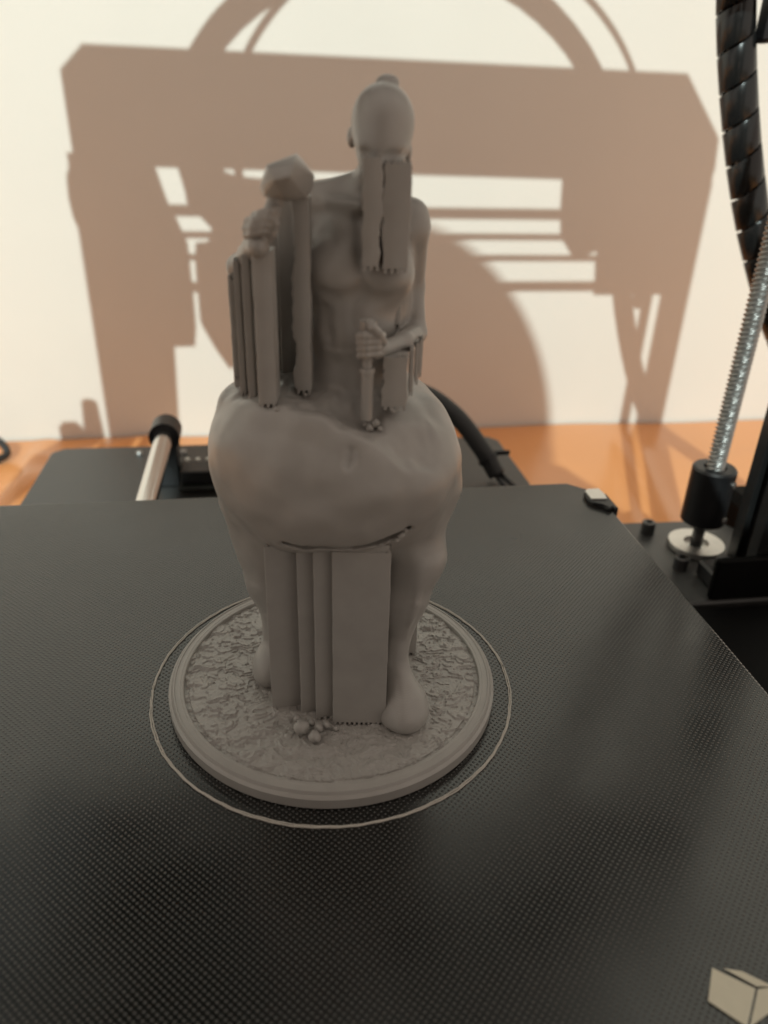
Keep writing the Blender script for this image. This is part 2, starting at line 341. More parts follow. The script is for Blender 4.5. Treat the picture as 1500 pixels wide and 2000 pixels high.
# spiral wrapped cable loop above the gantry, hanging down behind the right post
sl = catmull([(-.108, .315, .262), (-.128, .34, .302), (-.1067, .350, .3372), (-.0736, .350, .3656), (-.0335, .350, .3839), (.0108, .350, .3912), (.0563, .350, .3868), (.0997, .350, .3703), (.1373, .350, .3421), (.165, .352, .3035), (.1815, .356, .257), (.1925, .360, .215), (.2005, .362, .1814), (.2086, .362, .1535), (.2195, .362, .1231), (.232, .362, .0943), (.2446, .362, .0704), (.2577, .362, .0474), (.282, .362, .014), (.315, .360, -.030), (.352, .356, -.078), (.385, .350, -.118)], 14)
class Frame:
    def __init__(s, pts):
        s.P = [Vector(p) for p in pts]; s.L = [0]
        for a, b in zip(s.P[:-1], s.P[1:]): s.L.append(s.L[-1] + (b - a).length)
    def at(s, l):
        i = max(0, min(len(s.P) - 2, int(np.searchsorted(s.L, l)) - 1)); t = (l - s.L[i]) / max(1e-9, s.L[i + 1] - s.L[i])
        p = s.P[i].lerp(s.P[i + 1], t); d = (s.P[min(i + 2, len(s.P) - 1)] - s.P[max(0, i - 1)]).normalized()
        u = Vector((0, 1, 0)); u = (u - u.dot(d) * d).normalized(); return p, d, u, d.cross(u)
FR = Frame(sl)
def wrap(r, pitch, width, thick, step=16):
    mb = MB(); n = int(FR.L[-1] / pitch * step); rows = []
    for i in range(n):
        a = 2 * math.pi * i / step; l0 = i * pitch / step; row = []
        for (dl, rr) in ((0, r - thick), (0, r - .0002), (.0003, r), (width - .0003, r), (width, r - .0002), (width, r - thick)):
            p, d, u, w = FR.at(min(FR.L[-1], l0 + dl)); row.append(mb.bm.verts.new(p + rr * (math.cos(a) * u + math.sin(a) * w)))
        rows.append(row)
    for a, b in zip(rows[:-1], rows[1:]):
        for k in range(6): mb.bm.faces.new((a[k], a[(k + 1) % 6], b[(k + 1) % 6], b[k]))
    return mb
sv = part(wrap(.0080, .0153, .0142, .0010), 'cable_sleeve', BLACKG, smooth=True)
sv.data.set_sharp_from_angle(angle=math.radians(50))
for k, (ang, rr, m) in enumerate(((0.4, .0040, RUBBER), (2.0, .0036, BLACKG), (3.6, .0038, RUBBER), (5.1, .0036, YELLOWW), (4.5, .0044, WHITEW))):
    pts = []
    for l in np.linspace(0, FR.L[-1], 90):
        p, d, u, w = FR.at(l); a = ang + 4 * math.sin(l * 9 + k); pts.append(p + rr * (math.cos(a) * u + math.sin(a) * w))
    part(MB().tube(pts, .0024 if k < 3 else .0011, 8), 'wire', m, sv, smooth=True)
# clamp beside the sleeve
part(MB().box(.2115, .2175, .352, .362, .166, .215, .0015), 'cable_clamp', BLACKM)
# thin filament tube arching over the frame
ft = catmull([(-.098, .315, .255), (-.1025, .328, .307), (-.0907, .33, .3401), (-.07, .33, .3684), (-.0421, .33, .3903), (-.0089, .33, .405), (.0276, .33, .4115), (.0655, .33, .4096), (.1025, .33, .3989), (.1362, .33, .3797), (.164, .33, .3525), (.183, .33, .3186), (.1908, .33, .2802), (.19, .325, .25)], 14)
part(MB().tube(ft, .0022, 10), 'filament_tube', PTFE, smooth=True)
# small loop of black lead at the table's left edge
ld_ = catmull([(-.275, .600, ZT + .004), (-.250, .612, ZT + .006), (-.236, .616, ZT + .016), (-.222, .614, ZT + .016), (-.2150, .610, ZT + .006), (-.222, .600, ZT + .0035)], 12)
lead = thing('power_lead', (-.22, .60, ZT), 'short black lead with a white plug lying on the orange table by the wall', 'lead')
def at_lead(mb):
    for vv in mb.bm.verts: vv.co -= Vector((-.22, .60, ZT))
    return mb
at_lead(MB().tube(ld_, .0030, 10)).build('cable', RUBBER, lead, smooth=True)
at_lead(MB().box(-.252, -.2270, .588, .602, ZT + .003, ZT + .0125, .003, 2)).build('plug', PINW, lead, smooth=False)

# ------------------------------------------------------------------ the printed statuette
FY = .1628; FX = -.0124
def P(px, py, dy):
    """a point of the statuette: sight line through (px, py) met dy millimetres behind the base's middle; local coordinates"""
    d = RV @ np.array([(px - CX) / F_PX, (py - CY) / F_PX, 1.0]); t = (FY + dy * .001) / d[1]
    return np.array([t * d[0] - FX, dy * .001, HC + t * d[2]]), t / F_PX
cw, sw = math.cos(YAW), math.sin(YAW)
FIG = Vector((cw * FX - sw * FY, sw * FX + cw * FY, 0))
fig = thing('statuette', FIG, 'grey 3D printed statuette of a figure with hammer and chisel on a round base', 'figurine', YAW)

class SDF:
    def __init__(s, lo, hi, h):
        s.lo = np.array(lo, np.float32); s.h = h; s.n = np.ceil((np.array(hi) - lo) / h).astype(int) + 1
        s.ax = [(s.lo[i] + h * np.arange(s.n[i])).astype(np.float32) for i in range(3)]
        s.v = np.full(s.n, 1.0, np.float32)
    def region(s, lo, hi):
        sl = []
        for i in range(3):
            a = max(0, int((lo[i] - s.lo[i]) / s.h)); b = min(s.n[i], int((hi[i] - s.lo[i]) / s.h) + 2); sl.append(slice(a, max(a, b)))
        g = np.meshgrid(*[s.ax[i][sl[i]] for i in range(3)], indexing='ij', sparse=True); return tuple(sl), g
    def smin(s, sl, d, k):
        a = s.v[sl]
        if k <= 0: s.v[sl] = np.minimum(a, d); return
        hh = np.clip(.5 + .5 * (a - d) / k, 0, 1); s.v[sl] = a * (1 - hh) + d * hh - k * hh * (1 - hh)
    def ell(s, c, r, k=.002, sub=False, rot=None):
        c = np.array(c); r = np.array(r); m = r.max() + 3 * k + .001
        sl, (x, y, z) = s.region(c - m, c + m); x = x - c[0]; y = y - c[1]; z = z - c[2]
        if rot is not None:
            q = rot; x, y, z = q[0][0] * x + q[0][1] * y + q[0][2] * z, q[1][0] * x + q[1][1] * y + q[1][2] * z, q[2][0] * x + q[2][1] * y + q[2][2] * z
        k0 = np.sqrt((x / r[0]) ** 2 + (y / r[1]) ** 2 + (z / r[2]) ** 2); k1 = np.sqrt((x / r[0] ** 2) ** 2 + (y / r[1] ** 2) ** 2 + (z / r[2] ** 2) ** 2)
        d = k0 * (k0 - 1) / np.maximum(k1, 1e-6)
        if sub: s.smax(sl, -d, k)
        else: s.smin(sl, d, k)
    def smax(s, sl, d, k):
        a = s.v[sl]; hh = np.clip(.5 - .5 * (a - d) / k, 0, 1); s.v[sl] = a * (1 - hh) + d * hh + k * hh * (1 - hh)
    def cap(s, a, b, ra, rb, k=.001, flat=None):
        a = np.array(a); b = np.array(b); m = max(ra, rb) + 3 * k + .001
        sl, (x, y, z) = s.region(np.minimum(a, b) - m, np.maximum(a, b) + m); e = b - a; L2 = max(e.dot(e), 1e-12)
        x = x - a[0]; y = y - a[1]; z = z - a[2]; t = np.clip((x * e[0] + y * e[1] + z * e[2]) / L2, 0, 1)
        d = np.sqrt((x - t * e[0]) ** 2 + (y - t * e[1]) ** 2 + (z - t * e[2]) ** 2) - (ra + (rb - ra) * t)
        s.smin(sl, d, k)
    def groove(s, pts, r, depth, k=.0006):
        for a, b in zip(pts[:-1], pts[1:]):
            a = np.array(a); b = np.array(b); sl, (x, y, z) = s.region(np.minimum(a, b) - r * 3, np.maximum(a, b) + r * 3)
            e = b - a; L2 = max(e.dot(e), 1e-12); x = x - a[0]; y = y - a[1]; z = z - a[2]; t = np.clip((x * e[0] + y * e[1] + z * e[2]) / L2, 0, 1)
            dd = np.sqrt((x - t * e[0]) ** 2 + (y - t * e[1]) ** 2 + (z - t * e[2]) ** 2); s.v[sl] = s.v[sl] + depth * np.exp(-(dd / r) ** 2)
    def mesh(s, name):
        v = s.v; n = v.shape; ins = v < 0
        c = np.zeros(np.array(n) - 1, np.int32)
        for dx in (0, 1):
            for dy in (0, 1):
                for dz in (0, 1): c += ins[dx:n[0] - 1 + dx, dy:n[1] - 1 + dy, dz:n[2] - 1 + dz]
        act = np.argwhere((c > 0) & (c < 8)); idx = np.full(c.shape, -1, np.int32); idx[tuple(act.T)] = np.arange(len(act))
        acc = np.zeros((len(act), 3)); cnt = np.zeros(len(act))
        cr = [(i, j, k) for i in (0, 1) for j in (0, 1) for k in (0, 1)]
        for p in cr:
            for ax in range(3):
                if p[ax]: continue
                q = list(p); q[ax] = 1
                va = v[tuple((act + p).T)]; vb = v[tuple((act + q).T)]; m = (va < 0) != (vb < 0)
                t = np.where(m, va / np.where(m, va - vb, 1), 0); pos = np.array(p, float) + 0 * acc; pos[:, ax] += t
                acc[m] += pos[m]; cnt[m] += 1
        V = s.lo + s.h * (act + acc / cnt[:, None]); faces = []
        for ax in range(3):
            o1, o2 = [(1, 2), (2, 0), (0, 1)][ax]
            a = ins[tuple(slice(0, n[i] - 1) if i == ax else slice(1, n[i] - 1) for i in range(3))]
            b = ins[tuple(slice(1, n[i]) if i == ax else slice(1, n[i] - 1) for i in range(3))]
            for flip in (False, True):
                e = np.argwhere((a & ~b) if not flip else (~a & b))
                if not len(e): continue
                e = e.copy(); e[:, o1] += 1; e[:, o2] += 1
                def cell(d1, d2): w = e.copy(); w[:, o1] -= d1; w[:, o2] -= d2; return idx[tuple(w.T)]
                q = np.stack([cell(0, 0), cell(1, 0), cell(1, 1), cell(0, 1)], 1)
                faces.append(q if not flip else q[:, ::-1])
        Fc = np.concatenate(faces); me = bpy.data.meshes.new(name)
        me.vertices.add(len(V)); me.vertices.foreach_set('co', V.astype(np.float32).ravel())
        me.loops.add(Fc.size); me.loops.foreach_set('vertex_index', Fc.astype(np.int32).ravel())
        me.polygons.add(len(Fc)); me.polygons.foreach_set('loop_start', np.arange(0, Fc.size, 4, dtype=np.int32))
        me.update(calc_edges=True); me.validate(); return me

def noise3(x, y, z, seed=0):
    g = np.random.default_rng(seed); tab = g.random(4096).astype(np.float32)
    xi, yi, zi = [np.floor(q).astype(np.int64) for q in (x, y, z)]; fx, fy, fz = x - xi, y - yi, z - zi
    fx, fy, fz = [q * q * (3 - 2 * q) for q in (fx, fy, fz)]
    def h(i, j, k): return tab[(i * 73856093 ^ j * 19349663 ^ k * 83492791) & 4095]
    def l(a, b, t): return a + (b - a) * t
    return l(l(l(h(xi, yi, zi), h(xi + 1, yi, zi), fx), l(h(xi, yi + 1, zi), h(xi + 1, yi + 1, zi), fx), fy),
             l(l(h(xi, yi, zi + 1), h(xi + 1, yi, zi + 1), fx), l(h(xi, yi + 1, zi + 1), h(xi + 1, yi + 1, zi + 1), fx), fy), fz) - .5

def C_(B, a, b, ra, rb, k=.001):
    """tapered limb between two sighted points, radii in photo pixels"""
    (pa, sa), (pb, sb) = P(*a), P(*b); B.cap(pa, pb, ra * sa, rb * sb, k)
def E_(B, c, r, k=.002, sub=False, rot=None):
    """ellipsoid at a sighted point: radii (px across, mm deep, px tall)"""
    p, s = P(*c); B.ell(p, (r[0] * s, r[1] * .001, r[2] * s), k, sub, rot)

ZBASE = .0040
LIP = [(470, 762, -9), (505, 785, -16), (542, 799, -20), (600, 806, -21.5), (645, 823, -22.5), (690, 843, -23), (745, 880, -23), (800, 915, -22), (838, 893, -18), (862, 845, -12), (860, 800, -6)]
B = SDF((-.036, -.036, .0015), (.040, .034, .150), .0005)
# --- heavy lower body
E_(B, (652, 885, 2), (240, 25, 170), .004)
E_(B, (648, 905, -8), (215, 17.5, 150), .006)
E_(B, (645, 945, -10), (180, 15.0, 122), .006)
E_(B, (655, 850, 12), (215, 20, 150), .006)
E_(B, (585, 842, -7), (160, 17.3, 105), .006)
E_(B, (785, 900, -5), (100, 17.0, 105), .006)
E_(B, (690, 880, -8), (150, 16.2, 95), .006)
# thighs, calves, feet
C_(B, (568, 985, 4), (556, 1108, 3), 136, 84, .006)
C_(B, (560, 1120, 2), (554, 1225, 1), 72, 34, .004)
C_(B, (556, 1230, 1), (546, 1275, -1), 32, 27, .003)
C_(B, (548, 1275, 0), (532, 1302, -3), 28, 27, .003)
E_(B, (528, 1300, -3), (30, 6.5, 36), .003)
C_(B, (788, 985, 0), (812, 1085, -5), 103, 52, .007)
C_(B, (812, 1085, -5), (793, 1172, -8), 51, 39, .004)
C_(B, (793, 1172, -8), (776, 1258, -11), 39, 21, .003)
C_(B, (776, 1258, -11), (772, 1288, -12), 21, 20, .002)
C_(B, (772, 1288, -12), (786, 1362, -16), 20, 40, .003)
E_(B, (789, 1385, -17.5), (48, 7.0, 42), .002)
for a, b in zip(LIP[:-1], LIP[1:]):
    C_(B, (a[0] + 10 * (a[0] < 520) - 36 * (a[0] > 830), a[1] + 22, a[2] + 5.0), (b[0] + 10 * (b[0] < 520) - 36 * (b[0] > 830), b[1] + 22, b[2] + 5.0), 50, 50, .0025)
# hollowed top: everything above this sloping field is cut away
ctrl = [(450, 735, 2), (468, 762, -9), (505, 785, -16), (542, 799, -20), (600, 806, -21.5), (645, 823, -22.5), (690, 843, -23), (745, 880, -23), (800, 915, -22), (838, 893, -18), (868, 845, -12), (872, 795, -5), (846, 738, 3),
        (690, 738, -6), (625, 735, -4), (775, 745, -4), (724, 835, -15.5), (640, 788, -14), (590, 768, -10.5), (835, 780, -8), (800, 835, -16), (770, 802, -15), (520, 760, -10), (655, 705, 8), (500, 720, 8), (800, 715, 9), (655, 700, 20), (480, 740, 16), (830, 740, 16), (400, 800, 0), (910, 800, 0), (650, 840, -32), (500, 815, -28), (850, 940, -28)]
cp = np.array([P(*c)[0] for c in ctrl]); sg = .0075
def kern(a, b): return np.sqrt(((a[:, None, :2] - b[None, :, :2]) ** 2).sum(-1) + .002 ** 2)
lam = np.linalg.solve(kern(cp, cp) - 1e-4 * np.eye(len(cp)), cp[:, 2] - .085)
sl, (gx, gy, gz) = B.region((-.036, -.036, .05), (.04, .034, .15))
xy = np.stack(np.meshgrid(gx.ravel(), gy.ravel(), indexing='ij'), -1).reshape(-1, 2)
hf = (kern(xy, cp) @ lam + .085).reshape(gx.size, gy.size)[:, :, None].astype(np.float32)
hf += (.0013 * noise3(gx * 260 + 3, gy * 260, np.zeros((1, 1, 1)), 3) + .0007 * noise3(gx * 620 + 3, gy * 620, np.zeros((1, 1, 1)), 4)).astype(np.float32)
B.smax(sl, (gz - hf) * .9, .0006)
# --- slender upper body
E_(B, (688, 715, 0), (82, 7.6, 60), .003)
C_(B, (688, 705, 0), (692, 610, 0), 76, 82, .003)
E_(B, (690, 640, -1), (80, 8.0, 60), .003)
E_(B, (700, 530, 0), (104, 9.2, 90), .004)
E_(B, (708, 455, 1), (104, 7.4, 66), .004)
E_(B, (660, 530, -4.6), (58, 5.6, 48), .0035)
E_(B, (760, 535, -4.6), (46, 6.0, 48), .0035)
C_(B, (622, 388, 2), (700, 368, 2), 30, 32, .003)
C_(B, (800, 425, 2), (735, 385, 2), 34, 30, .003)
C_(B, (712, 400, 1), (727, 335, -2), 34, 30, .003)
C_(B, (640, 394, -2), (704, 404, -5), 6, 6, .003)       # collar bone
# head: skull, jaw, brow, nose, ears
E_(B, (748, 232, -4), (58, 7.0, 63), .002)
E_(B, (748, 250, -3), (57, 7.4, 66), .002)
E_(B, (744, 300, -7), (44, 4.8, 54), .003)
E_(B, (741, 318, -11), (9, 2.0, 16), .0012)
C_(B, (716, 283, -8.8), (772, 289, -8.8), 9, 9, .002)
E_(B, (687, 268, -1.5), (10, 2.0, 20), .0006); E_(B, (797, 296, -1.5), (8, 2.0, 20), .0006)
E_(B, (757, 163, -1), (24, 2.4, 17), .0003)    # knot of hair
E_(B, (778, 590, 4), (26, 5.0, 62), .003); E_(B, (796, 600, 6), (12, 2.5, 60), .002)
# arm on the right: shoulder, upper arm, elbow, forearm reaching to the chisel
E_(B, (808, 440, 2), (28, 3.9, 44), .002)
C_(B, (810, 450, 2), (808, 560, 5), 28, 21, .0015)
C_(B, (810, 560, 5), (812, 650, 2), 18, 20, .0012)
C_(B, (812, 650, 2), (788, 668, -8), 21, 20, .0012)
C_(B, (788, 668, -8), (748, 682, -15), 19, 15, .0012)
E_(B, (736, 680, -16), (16, 2.1, 23), .001)
# raised arm on the left: shoulder, elbow out to the side, fist up front
C_(B, (626, 394, 2), (540, 450, 4), 30, 24, .002)
C_(B, (540, 455, 4), (466, 520, 0), 23, 20, .0012)
C_(B, (466, 522, 0), (474, 600, 0), 20, 16, .0012)
C_(B, (466, 520, 0), (488, 496, -9), 20, 18, .0012)
C_(B, (488, 496, -9), (506, 474, -16), 18, 20, .0012)
E_(B, (504, 480, -18), (22, 2.6, 23), .001)
E_(B, (506, 444, -16.5), (25, 2.6, 26), .0015)
C_(B, (484, 502, -9), (500, 474, -15), 20, 22, .0015)
E_(B, (530, 428, -16), (13, 2.0, 15), .001)
# soft sculpting: waves, folds and facets worked into the surface
g = np.meshgrid(*B.ax, indexing='ij', sparse=True)
near = np.abs(B.v) < .002; low = near & (np.broadcast_to(g[2], B.v.shape) < .095); ii = np.argwhere(low)
xx, yy, zz = B.ax[0][ii[:, 0]], B.ax[1][ii[:, 1]], B.ax[2][ii[:, 2]]
B.v[low] += (.0011 * noise3(xx * 95, yy * 95, zz * 95, 11) + .0007 * noise3(xx * 230, yy * 230, zz * 200, 12)).astype(np.float32)
def gv(pts, r, d): B.groove([P(*p)[0] for p in pts], r, d)
gv([(686, 880, -24), (684, 897, -25), (679, 915, -25)], .0009, .0009)                      # navel
gv([(704, 292, -8), (716, 300, -11), (738, 305, -12.5), (765, 304, -11.5), (792, 300, -8)], .0007, .0005)
UNDER = [(846, 972, -13), (822, 998, -16), (795, 1024, -18.5), (765, 1044, -20), (730, 1058, -21), (690, 1068, -21.5), (645, 1071, -21.5), (600, 1066, -21.5), (560, 1055, -20), (522, 1040, -16)]   # fold under the belly
gv([(835, 1055, -9), (826, 1110, -11), (812, 1180, -13), (796, 1250, -14)], .0008, -.0006)
gv([(868, 900, -9), (858, 960, -11), (838, 1040, -10)], .0010, -.0006)
gv([(800, 930, -19), (850, 915, -13)], .0012, .0006); gv([(760, 900, -22), (800, 960, -20), (815, 985, -17)], .0014, -.0004)
gv([(420, 870, 0), (428, 930, -4), (450, 990, -7)], .0010, -.0006)
gv([(432, 850, -6), (440, 900, -10), (462, 960, -14), (490, 1000, -16)], .0010, .0005)
gv([(884, 860, -4), (862, 930, -12), (836, 985, -15)], .0012, .0006)
gv([(608, 568, -8.5), (645, 584, -9.5), (700, 580, -9.5), (745, 592, -10), (785, 585, -9)], .0013, .0013)
gv([(700, 430, -5), (704, 500, -8), (708, 570, -9)], .0012, .0007); gv([(690, 590, -9), (690, 690, -8)], .0010, .0005)
gv([(640, 600, -7), (646, 650, -7.5), (660, 700, -7)], .0014, .0005); gv([(790, 470, -3), (796, 520, -2), (800, 545, 0)], .0010, .0006); gv([(612, 420, -3), (630, 450, -5), (650, 470, -6.5)], .0014, .0004)
for a, b in zip(UNDER[:-1], UNDER[1:]):
    pa, pb = P(*a)[0], P(*b)[0]; m = .004; sl, (x, y, z) = B.region(np.minimum(pa, pb) - m, np.maximum(pa, pb) + m); e = pb - pa
    x = x - pa[0]; y = y - pa[1]; z = z - pa[2]; t = np.clip((x * e[0] + y * e[1] + z * e[2]) / e.dot(e), 0, 1)
    d = np.sqrt((x - t * e[0]) ** 2 + ((y - t * e[1]) / 3.0) ** 2 + (z - t * e[2]) ** 2) - .00080 - .00028 * math.sin(a[0] * 1.3)
    B.smax(sl, -d, .0003)
bodym = B.mesh('figure_body'); body = link('figure_body', bodym, PLA, fig, True)
# fingers closed round the hammer handle and the chisel
def fingers(name, spec):
    lo = np.min([np.array(p) for q in spec for p in q[:-1]], 0) - .003; hi = np.max([np.array(p) for q in spec for p in q[:-1]], 0) + .003
    D = SDF(lo, hi, .00022)
    for q in spec:
        for a, b in zip(q[:-2], q[1:-1]): D.cap(a, b, q[-1], q[-1] * .92, .0003)
    return link(name, D.mesh(name), PLA, body, True)
def fing(pts, r): return [P(*p)[0] for p in pts] + [r]
fingers('fist', [fing([((502, 490, 485, 485)[i], 424 + 12 * i, -15), ((499, 487, 482, 482)[i], 422 + 12.5 * i, -18.0), ((510, 500, 494, 492)[i], 419 + 12.5 * i, -20.0), (528 - 4 * i, 412 + 13 * i, -20.4), (541 - 5 * i, 407 + 13 * i, -18.6)], (.00085, .00095, .00088, .00072)[i]) for i in range(4)] + [fing([(518, 474, -18), (531, 456, -19), (536, 436, -19.4), (534, 417, -19.6)], .0009)])
fingers('fist', [fing([(746, 655 + 12 * i, -16), (736, 655 + 12 * i, -18.6), (716, 656 + 12.5 * i, -19.6), (703, 657 + 12.5 * i, -17.8), (706, 658 + 12 * i, -15.5)], .00088 - .00006 * i) for i in range(4)] + [fing([(748, 668, -17), (738, 650, -19), (728, 640, -19.6), (722, 630, -18.6)], .0009)])
# chisel
def loc(*a): return Vector(P(*a)[0])
c0, c1, s_ = loc(719, 626, -17), loc(716, 818, -17), P(720, 700, -17)[1]
ch = MB(); ax = (c1 - c0)
ch.cyl(c0, c0 + ax * .12, 18 * s_, 15 * s_, 20).cyl(c0 + ax * .12, c0 + ax * .46, 10 * s_, 10 * s_, 20).cyl(c0 + ax * .46, c0 + ax * .51, 15 * s_, 15.5 * s_, 20).cyl(c0 + ax * .51, c1, 12.5 * s_, 11.5 * s_, 24)
ch.build('chisel', PLA, fig, angle=40)
# hammer: handle and a roughly dressed block head
h0, h1 = loc(510, 474, -18.5), loc(548, 362, -17); s_ = P(540, 380, -17)[1]
MB().cyl(h0, h1, 15 * s_, 17 * s_, 18).cyl(h0 + (h1 - h0) * .46, h0 + (h1 - h0) * .56, 17 * s_, 17 * s_, 18).build('hammer_handle', PLA, fig, angle=40)
hp = [(509, 362, -20), (520, 322, -21), (578, 303, -21), (566, 345, -25.5), (553, 384, -22), (518, 378, -20), (536, 352, -25), (524, 330, -23.5), (574, 320, -24),
      (606, 338, -14), (611, 345, -11), (610, 372, -12), (598, 386, -13), (580, 299, -12), (558, 385, -10), (512, 362, -11), (523, 322, -9), (592, 312, -8), (514, 384, -17), (556, 394, -18), (600, 388, -16), (507, 366, -16), (615, 342, -13)]
hb = bmesh.new()
for p in hp: hb.verts.new(loc(*p))
bmesh.ops.convex_hull(hb, input=hb.verts[:]); 
bmesh.ops.delete(hb, geom=[v for v in hb.verts if not v.link_faces], context='VERTS')
hm = MB(); hm.bm.free(); hm.bm = hb; bmesh.ops.bevel(hb, geom=hb.edges[:], offset=.00022, segments=2, affect='EDGES', profile=.5); hm.build('hammer_head', PLA, fig, angle=30)

# support columns: printed walls with a toothed foot
def column(x0, x1, top, bot, dy, deep, teeth=True, jl=.00002, jr=.00002, skew=.0003):
    """x0, x1 left/right edge at the foot; top, bot sighted heights; dy of the front face; deep in mm; jl, jr ragged edges"""
    a, s = P(x0, bot, dy); b, _ = P(x1, bot, dy); t, _ = P((x0 + x1) / 2, top, dy)
    mb = MB(); y0 = a[1]; y1 = a[1] + deep * .001; zb = a[2] + (.0006 if teeth else 0); w = b[0] - a[0]; c = min(.00024, .10 * w)
    n = max(6, int((t[2] - zb) / .0007)); rings = []; l = r_ = 0.0
    for i in range(n + 1):
        z = zb + (t[2] - zb) * i / n; l = .7 * l + jl * random.gauss(0, 1); r_ = .7 * r_ + jr * random.gauss(0, 1); q = .000008 * random.gauss(0, 1)
        X0, X1, Y0 = a[0] + l, b[0] + r_, y0 + q
        rings.append([mb.bm.verts.new(p + (z,)) for p in ((X0, y1), (X0, Y0 + c), (X0 + c * .35, Y0 + c * .3), (X0 + c, Y0), (X1 - c, Y0 + skew), (X1 - c * .35, Y0 + skew + c * .3), (X1, Y0 + skew + c), (X1, y1))])
    for p, q in zip(rings[:-1], rings[1:]):
        for k in range(8): mb.bm.faces.new((p[k], p[(k + 1) % 8], q[(k + 1) % 8], q[k]))
    mb.bm.faces.new(rings[0][::-1]); mb.bm.faces.new(rings[-1])
    if teeth:
        k = max(2, int(w / .0011))
        for i in range(k):
            xx = a[0] + w * (i + .3) / k; hgt = .0007 + .0003 * random.random()
            mb.box(xx, xx + w / k * .5, y0 + .0001, y0 + .0022, zb - hgt, zb + .0001)
            if random.random() < .6: mb.box(xx, xx + w / k * .45, y0 + .0003, y0 + .0018, t[2] - .0001, t[2] + .0003 + .0005 * random.random())
    return mb.build('support_column', PLA, fig, angle=50)
def dyof(px, py, z=ZBASE):
    d = RV @ np.array([(px - CX) / F_PX, (py - CY) / F_PX, 1.0]); return ((z - HC) / d[2] * d[1] - FY) * 1000
f0 = dyof(695, 1415)
column_jobs = [(650, 752, 1080, 1414, f0, 22), (704, 752, 1066, 1300, f0 + .25, 18), (617, 651, 1080, 1406, f0 + 1.5, 20, True, .00002, .00002, .0010), (588, 619, 1079, 1398, f0 + 3.4, 18, True, .00002, .00002, .0010), (532, 589, 1070, 1397, f0 + 4.6, 16, True, .00002, .00002, .0022),

    # face and chest
    (706, 742.5, 308, 526, -13.5, 6, True, .00008, .00015), (745.5, 797, 320, 531, -13.0, 7, True, .00015, .00005),
    # under the raised arm, stepping back to the left
    (506, 540, 492, 795, -18.6, 6), (486, 500, 500, 783, -14.5, 5), (470, 481, 512, 772, -11.0, 5), (459, 467, 548, 742, -7.0, 5), (478, 505, 505, 775, -9.5, 6), (458, 480, 540, 760, -5.5, 6),
    (552, 586, 384, 757, -1.5, 5), (577, 608.5, 386, 768, -11.5, 6, True, .00020, .00005), (540, 558, 425, 752, 0.5, 4),
    # under the forearm
    (746, 794, 699, 800, -17.2, 5, True, .00014, .00008), (797, 806, 684, 772, -13.0, 5), (809, 816, 672, 750, -9.0, 5), (817, 823, 664, 735, -5.0, 5),
    (768, 782, 592, 640, -4.0, 4)]
for j in column_jobs: column(*j)
p_ = dyof(803, 1279); column(792, 812, 1180, 1279, p_, 5)

# round base: lathe edge with two ridges, and a flaked stone ground inside
R0 = .0432
MB().lathe([(0, 0), (R0 - .0004, 0), (R0, .0004), (R0, .0030), (R0 - .0004, .0034), (R0 - .0007, .00365), (R0 - .00085, .0036), (R0 - .00125, .00435), (R0 - .00155, .0044), (R0 - .0017, .00415), (R0 - .0019, .00415), (R0 - .0030, .0044), (R0 - .0032, .0043), (R0 - .0037, .0043), (R0 - .0039, .0041), (R0 - .0041, .0030), (0, .0030)], 0, 0, 160).build('base_rim', PLA, fig, angle=22)
nr, nth = 200, 900; rr = np.linspace(.0, R0 - .0039, nr) ; th = np.linspace(0, 2 * math.pi, nth, endpoint=False)
RR, TH = np.meshgrid(rr, th, indexing='ij'); GX, GY = RR * np.cos(TH), RR * np.sin(TH)
z0 = np.zeros_like(GX)
wx = GX + .0022 * noise3(GX * 330, GY * 330, z0, 21); wy = GY + .0022 * noise3(GX * 330 + 9, GY * 330, z0, 22)
hh = 1.0 * noise3(wx * 190, wy * 420, z0, 23) + .65 * noise3(wx * 460, wy * 860, z0, 24) + .25 * noise3(wx * 1100, wy * 1500, z0, 25)
lev = hh * 3.6; fr_ = lev - np.floor(lev) - .5; st = np.floor(lev) + np.clip(fr_ * 9 + .5, 0, 1) + .75 * np.exp(-((fr_ - .08) / .07) ** 2) * (.4 + noise3(wx * 200, wy * 200, z0, 31)) - .15 * np.exp(-((fr_ + .10) / .06) ** 2)
front = np.clip((.010 - GY) / .03, 0, 1) * .12
zz_ = .00375 + .00030 * st * (1 - front) + .00016 * noise3(GX * 1600, GY * 1600, z0, 26)
zz_ = np.where(RR > R0 - .0052, zz_ - .0004, zz_)
v = np.stack([GX, GY, zz_], -1).reshape(-1, 3); f = []
for i in range(nr - 1):
    a = i * nth; b = a + nth
    f += [(a + k, b + k, b + (k + 1) % nth, a + (k + 1) % nth) for k in range(nth)]
gm = pydata('base_ground', v, f); link('base_ground', gm, PLA, fig, True); gm.set_sharp_from_angle(angle=math.radians(60))
